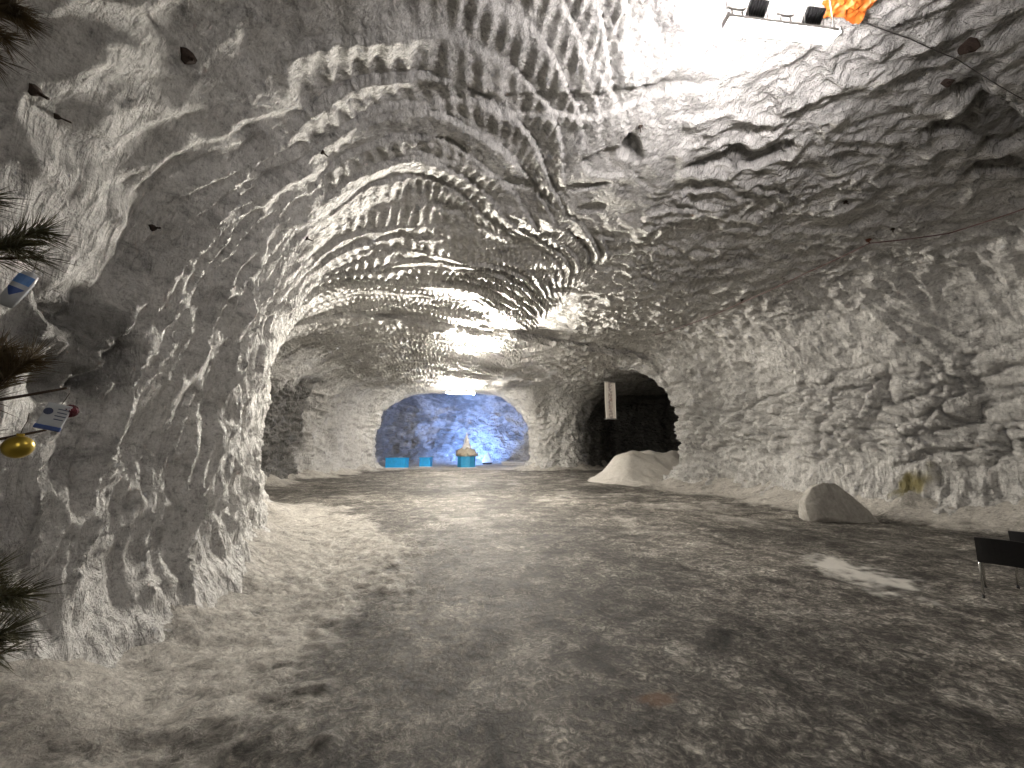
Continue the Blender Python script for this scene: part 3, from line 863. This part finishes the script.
bm = bmesh.new(); lathe(bm, [(0, 0), (wd / 2 + .3, 0), (wd / 2 + .3, .05), (0, .05)], 16); from_bm('base_board', bm, WHITEP, root)
zp = root.location.z + 1.0
rt = empty('salt_sculpture', (c.x, c.y + .8, zp)); tag(rt, 'white spire rising from tan salt lumps on the blue plinth', 'sculpture')
bm = bmesh.new()
lathe(bm, [(0, .0), (.88, .0), (.95, .15), (.84, .42), (.62, .6), (.4, .72), (0, .76)], 20)
bmesh.ops.subdivide_edges(bm, edges=bm.edges[:], cuts=1)
for v in bm.verts: v.co *= 1 + .16 * math.sin(v.co.x * 9 + v.co.y * 7) * math.cos(v.co.z * 8 + v.co.y * 5)
from_bm('mound', bm, TANROCK, rt, True)
bm = bmesh.new(); lathe(bm, [(0, .6), (.44, .6), (.38, .95), (.27, 1.12), (.21, 1.55), (.13, 1.7), (.07, 2.0), (0, 2.2)], 8); from_bm('spire', bm, CRYSTAL, rt)
for k in range(9):
    a_ = k * .7
    o = lump('salt_lump', None, TANROCK, rt, .03, 3, 150 + k, 2, [Vector((math.cos(a_) * .85, math.sin(a_) * .85, .12)) + Vector((random.uniform(-.24, .24), random.uniform(-.24, .24), random.uniform(-.1, .3))) for _ in range(10)])
# white pyramid block on a dark stand
p = at_z(487.5, 464.5, 0)
sc_ = p.y / FPX
rt = empty('salt_pyramid', (p.x, p.y - .5, floor_z(p.x, p.y - .5))); tag(rt, 'white pointed salt block on a low dark stand right of the plinth', 'salt block')
bm = bmesh.new(); box(bm, (0, 0, .10), (.95, .7, .2), None, .04); from_bm('stand', bm, BLACK, rt)
lump('block', None, CRYSTAL, rt, .03, 2, 171, 3, [(-.55, -.3, .2), (.55, -.3, .2), (.5, .35, .2), (-.5, .35, .2), (-.4, -.2, .7), (.42, -.1, .6), (.05, 0, 1.45), (-.08, .1, 1.3), (.2, .05, 1.1)])
a, b2 = at_z(501, 465, 0), at_z(527, 465, 0); c = (a + b2) / 2
rt = empty('low_stage', (c.x, c.y, floor_z(c.x, c.y) )); tag(rt, 'low white stage at the right end of the far chamber', 'stage')
bm = bmesh.new(); box(bm, (0, .5, .28), ((b2 - a).length, 1.6, .08), None, .02); from_bm('deck', bm, WHITEP, rt)
bm = bmesh.new(); box(bm, (0, .55, .12), ((b2 - a).length - .2, 1.4, .26)); from_bm('skirt', bm, CRYSTAL, rt)

# ------------------------------------------------------------------ pine tree at the left edge and what hangs on it
BARK = plain('pine_bark', (.055, .035, .024), .85, 0, .4, 40)
NEED = [plain('pine_needles', (.070, .066, .030), .6, 0, .4, 12), plain('pine_needles_brown', (.085, .060, .028), .6, 0, .4, 12)]
TX, TY = -2.35, .95
tz = floor_z(TX, TY)
tree = empty('pine_tree', (TX, TY, tz)); tag(tree, 'sparse pine tree with long needles, reaching in at the left edge', 'tree')
T0 = Vector((TX, TY, tz))
bm = bmesh.new(); tube(bm, [(0, 0, -.02), (.02, .01, 1.0), (-.02, .02, 2.2), (.02, .03, 3.3), (.03, .03, 3.9)], [.055, .045, .034, .02, .006], 10); from_bm('trunk', bm, BARK, tree, True)
bm = bmesh.new(); lathe(bm, [(0, 0), (.22, 0), (.25, .26), (.23, .27), (.21, .22), (0, .22)], 20); from_bm('bucket', bm, BLACK, tree, True)
def branch(tip, root_h, twigs, nlen=.085, dens=260, kind=0, bare=0.0, seed=0):
    rr = random.Random(seed)
    a = Vector((0, 0, root_h)); b2 = Vector(tip) - T0
    mid = a.lerp(b2, .5) - Vector((0, 0, .05))
    main = [a.lerp(mid, f).lerp(mid.lerp(b2, f), f) for f in [k / 10 for k in range(11)]]
    bm = bmesh.new(); tube(bm, main, [.012 - .0008 * k for k in range(11)], 7)
    lines = [(main[4:], 1.0)]
    for f, d_, L_ in twigs:
        k = int(f * 10); s = main[k]
        e = s + Vector(d_).normalized() * L_
        ln = [s.lerp(e, q / 6) + Vector((0, 0, .02 * math.sin(q / 6 * 3.14))) for q in range(7)]
        tube(bm, ln, [.006 - .0006 * q for q in range(7)], 6)
        lines.append((ln[1:], L_))
    br = from_bm('branch', bm, BARK, tree, True)
    vs, fs = [], []
    for li, (ln, wgt) in enumerate(lines):
        cnt_ = int(dens * (1.0 if li else .8 * (1 - bare)))
        for _ in range(cnt_):
            f = rr.random() ** .8
            if li == 0: f *= (1 - .35 * bare)
            g = f * (len(ln) - 1); k = min(int(g), len(ln) - 2)
            p = ln[k].lerp(ln[k + 1], g - k)
            d_ = (ln[k + 1] - ln[k]).normalized()
            rnd = Vector((rr.gauss(0, 1), rr.gauss(0, 1), rr.gauss(0, 1)))
            side = (rnd - d_ * rnd.dot(d_)).normalized()
            dr = (d_ * rr.uniform(.45, 1.1) + side * rr.uniform(.35, .9)).normalized()
            L_ = nlen * rr.uniform(.7, 1.25)
            s1 = dr.cross(Vector((.3, .5, .8))).normalized() * .0011; s2 = dr.cross(s1).normalized() * .0011
            n0 = len(vs); m_ = p + dr * L_ * .55 + Vector((0, 0, -.002)); e_ = p + dr * L_ + Vector((0, 0, -.008))
            vs += [p + s1, p - s1 * .5 + s2, p - s1 * .5 - s2, m_ + s1, m_ - s1 * .5 + s2, m_ - s1 * .5 - s2, e_]
            fs += [(n0, n0 + 1, n0 + 4, n0 + 3), (n0 + 1, n0 + 2, n0 + 5, n0 + 4), (n0 + 2, n0, n0 + 3, n0 + 5), (n0 + 3, n0 + 4, n0 + 6), (n0 + 4, n0 + 5, n0 + 6), (n0 + 5, n0 + 3, n0 + 6)]
    nd = link_mesh('needles', vs, fs, NEED[kind], br)
    nd['kind'] = 'stuff'
YT = 1.30
branch(at_y(42, 257, YT), 2.15, [(.55, (.35, .2, 1.0), .36), (.68, (.6, .2, 1.0), .30), (.8, (.8, .3, .75), .20), (.62, (.25, .1, 1.2), .36), (.5, (.1, .1, 1.0), .42), (.86, (.9, .2, .5), .12)], nlen=.10, dens=190, kind=0, seed=1)
branch(at_y(67, 388, YT), 1.62, [(.58, (.35, .1, 1.0), .26), (.70, (.55, .2, 1.1), .22), (.80, (.7, .1, 1.0), .17), (.84, (.3, .1, 1.0), .14), (.64, (.1, .1, 1.0), .24)], nlen=.095, kind=1, bare=.85, seed=2, dens=230)
branch(at_y(46, 430, YT + .02), 1.5, [(.7, (.9, .2, .35), .13), (.6, (.9, .2, -.4), .12)], dens=40, kind=1, bare=.9, seed=3)
branch(at_y(4, 604, YT), 1.05, [(.8, (.8, .3, .9), .18), (.9, (.9, .2, .3), .14), (.85, (.8, .3, .6), .16)], nlen=.10, kind=0, seed=4, dens=170)
branch(at_y(4, 652, YT), .85, [(.85, (.9, .3, .5), .16), (.92, (.9, .2, .9), .12), (.88, (.7, .2, 1.0), .13)], nlen=.10, kind=0, seed=5, dens=180)
branch(at_y(10, 14, YT), 2.95, [(.8, (.8, .2, .5), .17), (.7, (.8, .2, -.2), .2), (.6, (.6, .2, -.3), .25), (.9, (.8, .2, .1), .1)], nlen=.10, kind=1, seed=6, dens=200)
for k in range(12):
    a_ = math.radians(60 + k * 137.5); h_ = .7 + k * .25; L_ = .75 - .14 * (h_ - .7)
    if math.cos(a_) > .25 and math.sin(a_) > -.5: a_ += math.pi * .8
    L_ = min(L_, .5)
    tp = T0 + Vector((math.cos(a_) * L_, math.sin(a_) * L_, h_ + .2))
    branch(tp, h_, [(.5, (math.cos(a_ + .7), math.sin(a_ + .7), .4), .2), (.65, (math.cos(a_ - .7), math.sin(a_ - .7), .4), .18), (.8, (math.cos(a_), math.sin(a_), .8), .14)], dens=150, kind=k % 2, seed=20 + k)
# gold ball
GOLD = plain('gold_lacquer', (.50, .36, .06), .28, .85, .06, 20)
p = at_y(18, 447, 1.27)
rt = empty('gold_ball', p); tag(rt, 'shiny gold ball ornament hanging in the pine tree', 'ornament')
bm = bmesh.new(); bmesh.ops.create_uvsphere(bm, u_segments=28, v_segments=18, radius=.036); from_bm('ball', bm, GOLD, rt, True)
bm = bmesh.new(); lathe(bm, [(0, .034), (.009, .034), (.009, .043), (0, .043)], 10); from_bm('cap', bm, GOLD, rt)
bm = bmesh.new(); tube(bm, [(0, 0, .042), (.004, 0, .06), (.002, .01, .085), (-.003, .014, .11)], .0012, 6); from_bm('string', bm, BARK, rt)
# white and blue packet
WHITE_PK = plain('white_packet', (.40, .42, .45), .35, 0, .12, 25); BLUE_PK = plain('blue_print', (.03, .07, .24), .35); BLUE_L = plain('light_blue_print', (.10, .22, .50), .35); DKB = plain('dark_blue_print', (.03, .04, .09), .4)
p = at_y(54, 417, 1.26)
rt = empty('blue_white_packet', p); tag(rt, 'small flat white packet with a blue bottom band beside the gold ball', 'packet')
rt.rotation_euler = (math.radians(-6), math.radians(14), math.radians(36))
bm = bmesh.new(); box(bm, (0, 0, .006), (.058, .014, .074), None, .004); bd = from_bm('body', bm, WHITE_PK, rt)
bm = bmesh.new(); box(bm, (0, 0, -.036), (.060, .015, .014), None, .003); from_bm('band', bm, BLUE_PK, rt)
bm = bmesh.new(); lathe(bm, [(0, 0), (.011, 0), (.011, .0016), (0, .0016)], 14, Matrix.Translation((-.017, -.007, .014)) @ Matrix.Rotation(math.pi / 2, 4, 'X')); from_bm('emblem', bm, DKB, rt)
for k in range(4):
    bm = bmesh.new(); box(bm, (.014, -.0074, .026 - k * .011), (.026 - .004 * (k % 2), .0012, .003)); from_bm('print_line', bm, DKB, rt)
bm = bmesh.new(); tube(bm, [(0, 0, .043), (0, .006, .06), (.0, .01, .085)], .001, 6); from_bm('string', bm, BARK, rt)
# red pompon
p = at_y(70, 411, 1.29)
bm = bmesh.new(); bmesh.ops.create_icosphere(bm, subdivisions=4, radius=.019)
for v in bm.verts: v.co *= 1 + .16 * random.random()
o = from_bm('red_berry_ornament', bm, plain('dark_red_fluff', (.085, .012, .02), .9, 0, .5, 80)); o.location = p
tag(o, 'dark red fluffy ball ornament behind the white packet', 'ornament')
# tall blue and white packet below the upper branch
p = at_y(19, 288, 1.29)
rt = empty('wrapped_packet', p); tag(rt, 'tilted white packet with blue triangles hanging under the upper pine branch', 'packet')
rt.rotation_euler = (0, math.radians(20), math.radians(35))
bm = bmesh.new()
lathe(bm, [(0, -.075), (.030, -.072), (.034, -.03), (.035, .03), (.030, .058), (.012, .066), (.004, .07), (.006, .078), (0, .078)], 16)
for v in bm.verts: v.co.y *= .55; v.co.x *= .7
from_bm('body', bm, WHITE_PK, rt, True)
for zz, m_ in ((.030, BLUE_L), (-.02, BLUE_PK)):
    n_ = 7; vs, fs = [], []
    for k in range(n_ + 1):
        for r_ in range(5):
            f = k / n_ * 2 - 1; hh = .017 * (1 - r_ / 4 * 2) if m_ is BLUE_L else .016 * (1 - r_ / 4 * 2)
            wdt = 1.0 if m_ is BLUE_L else (1 - r_ / 4) * .9 + .05
            an = f * 1.0 * wdt
            vs.append((math.sin(an) * .0365 * .7, -math.cos(an) * .0365 * .57, zz + hh))
    for k in range(n_):
        for r_ in range(4): fs.append((k * 5 + r_, (k + 1) * 5 + r_, (k + 1) * 5 + r_ + 1, k * 5 + r_ + 1))
    link_mesh('print_patch', vs, fs, m_, rt)
bm = bmesh.new(); tube(bm, [(0, 0, .075), (-.01, .006, .10), (-.02, .01, .125)], .001, 6); from_bm('string', bm, BARK, rt)
# white bauble
p = at_y(-1, 628, 1.29)
rt = empty('white_bauble', p); tag(rt, 'white bauble cut by the left edge between the low pine branches', 'ornament')
bm = bmesh.new(); bmesh.ops.create_uvsphere(bm, u_segments=20, v_segments=12, radius=.016); from_bm('ball', bm, plain('white_gloss', (.85, .85, .83), .3), rt, True)
bm = bmesh.new(); tube(bm, [(0, 0, .015), (-.002, .004, .05)], .0012, 6); from_bm('string', bm, BARK, rt)
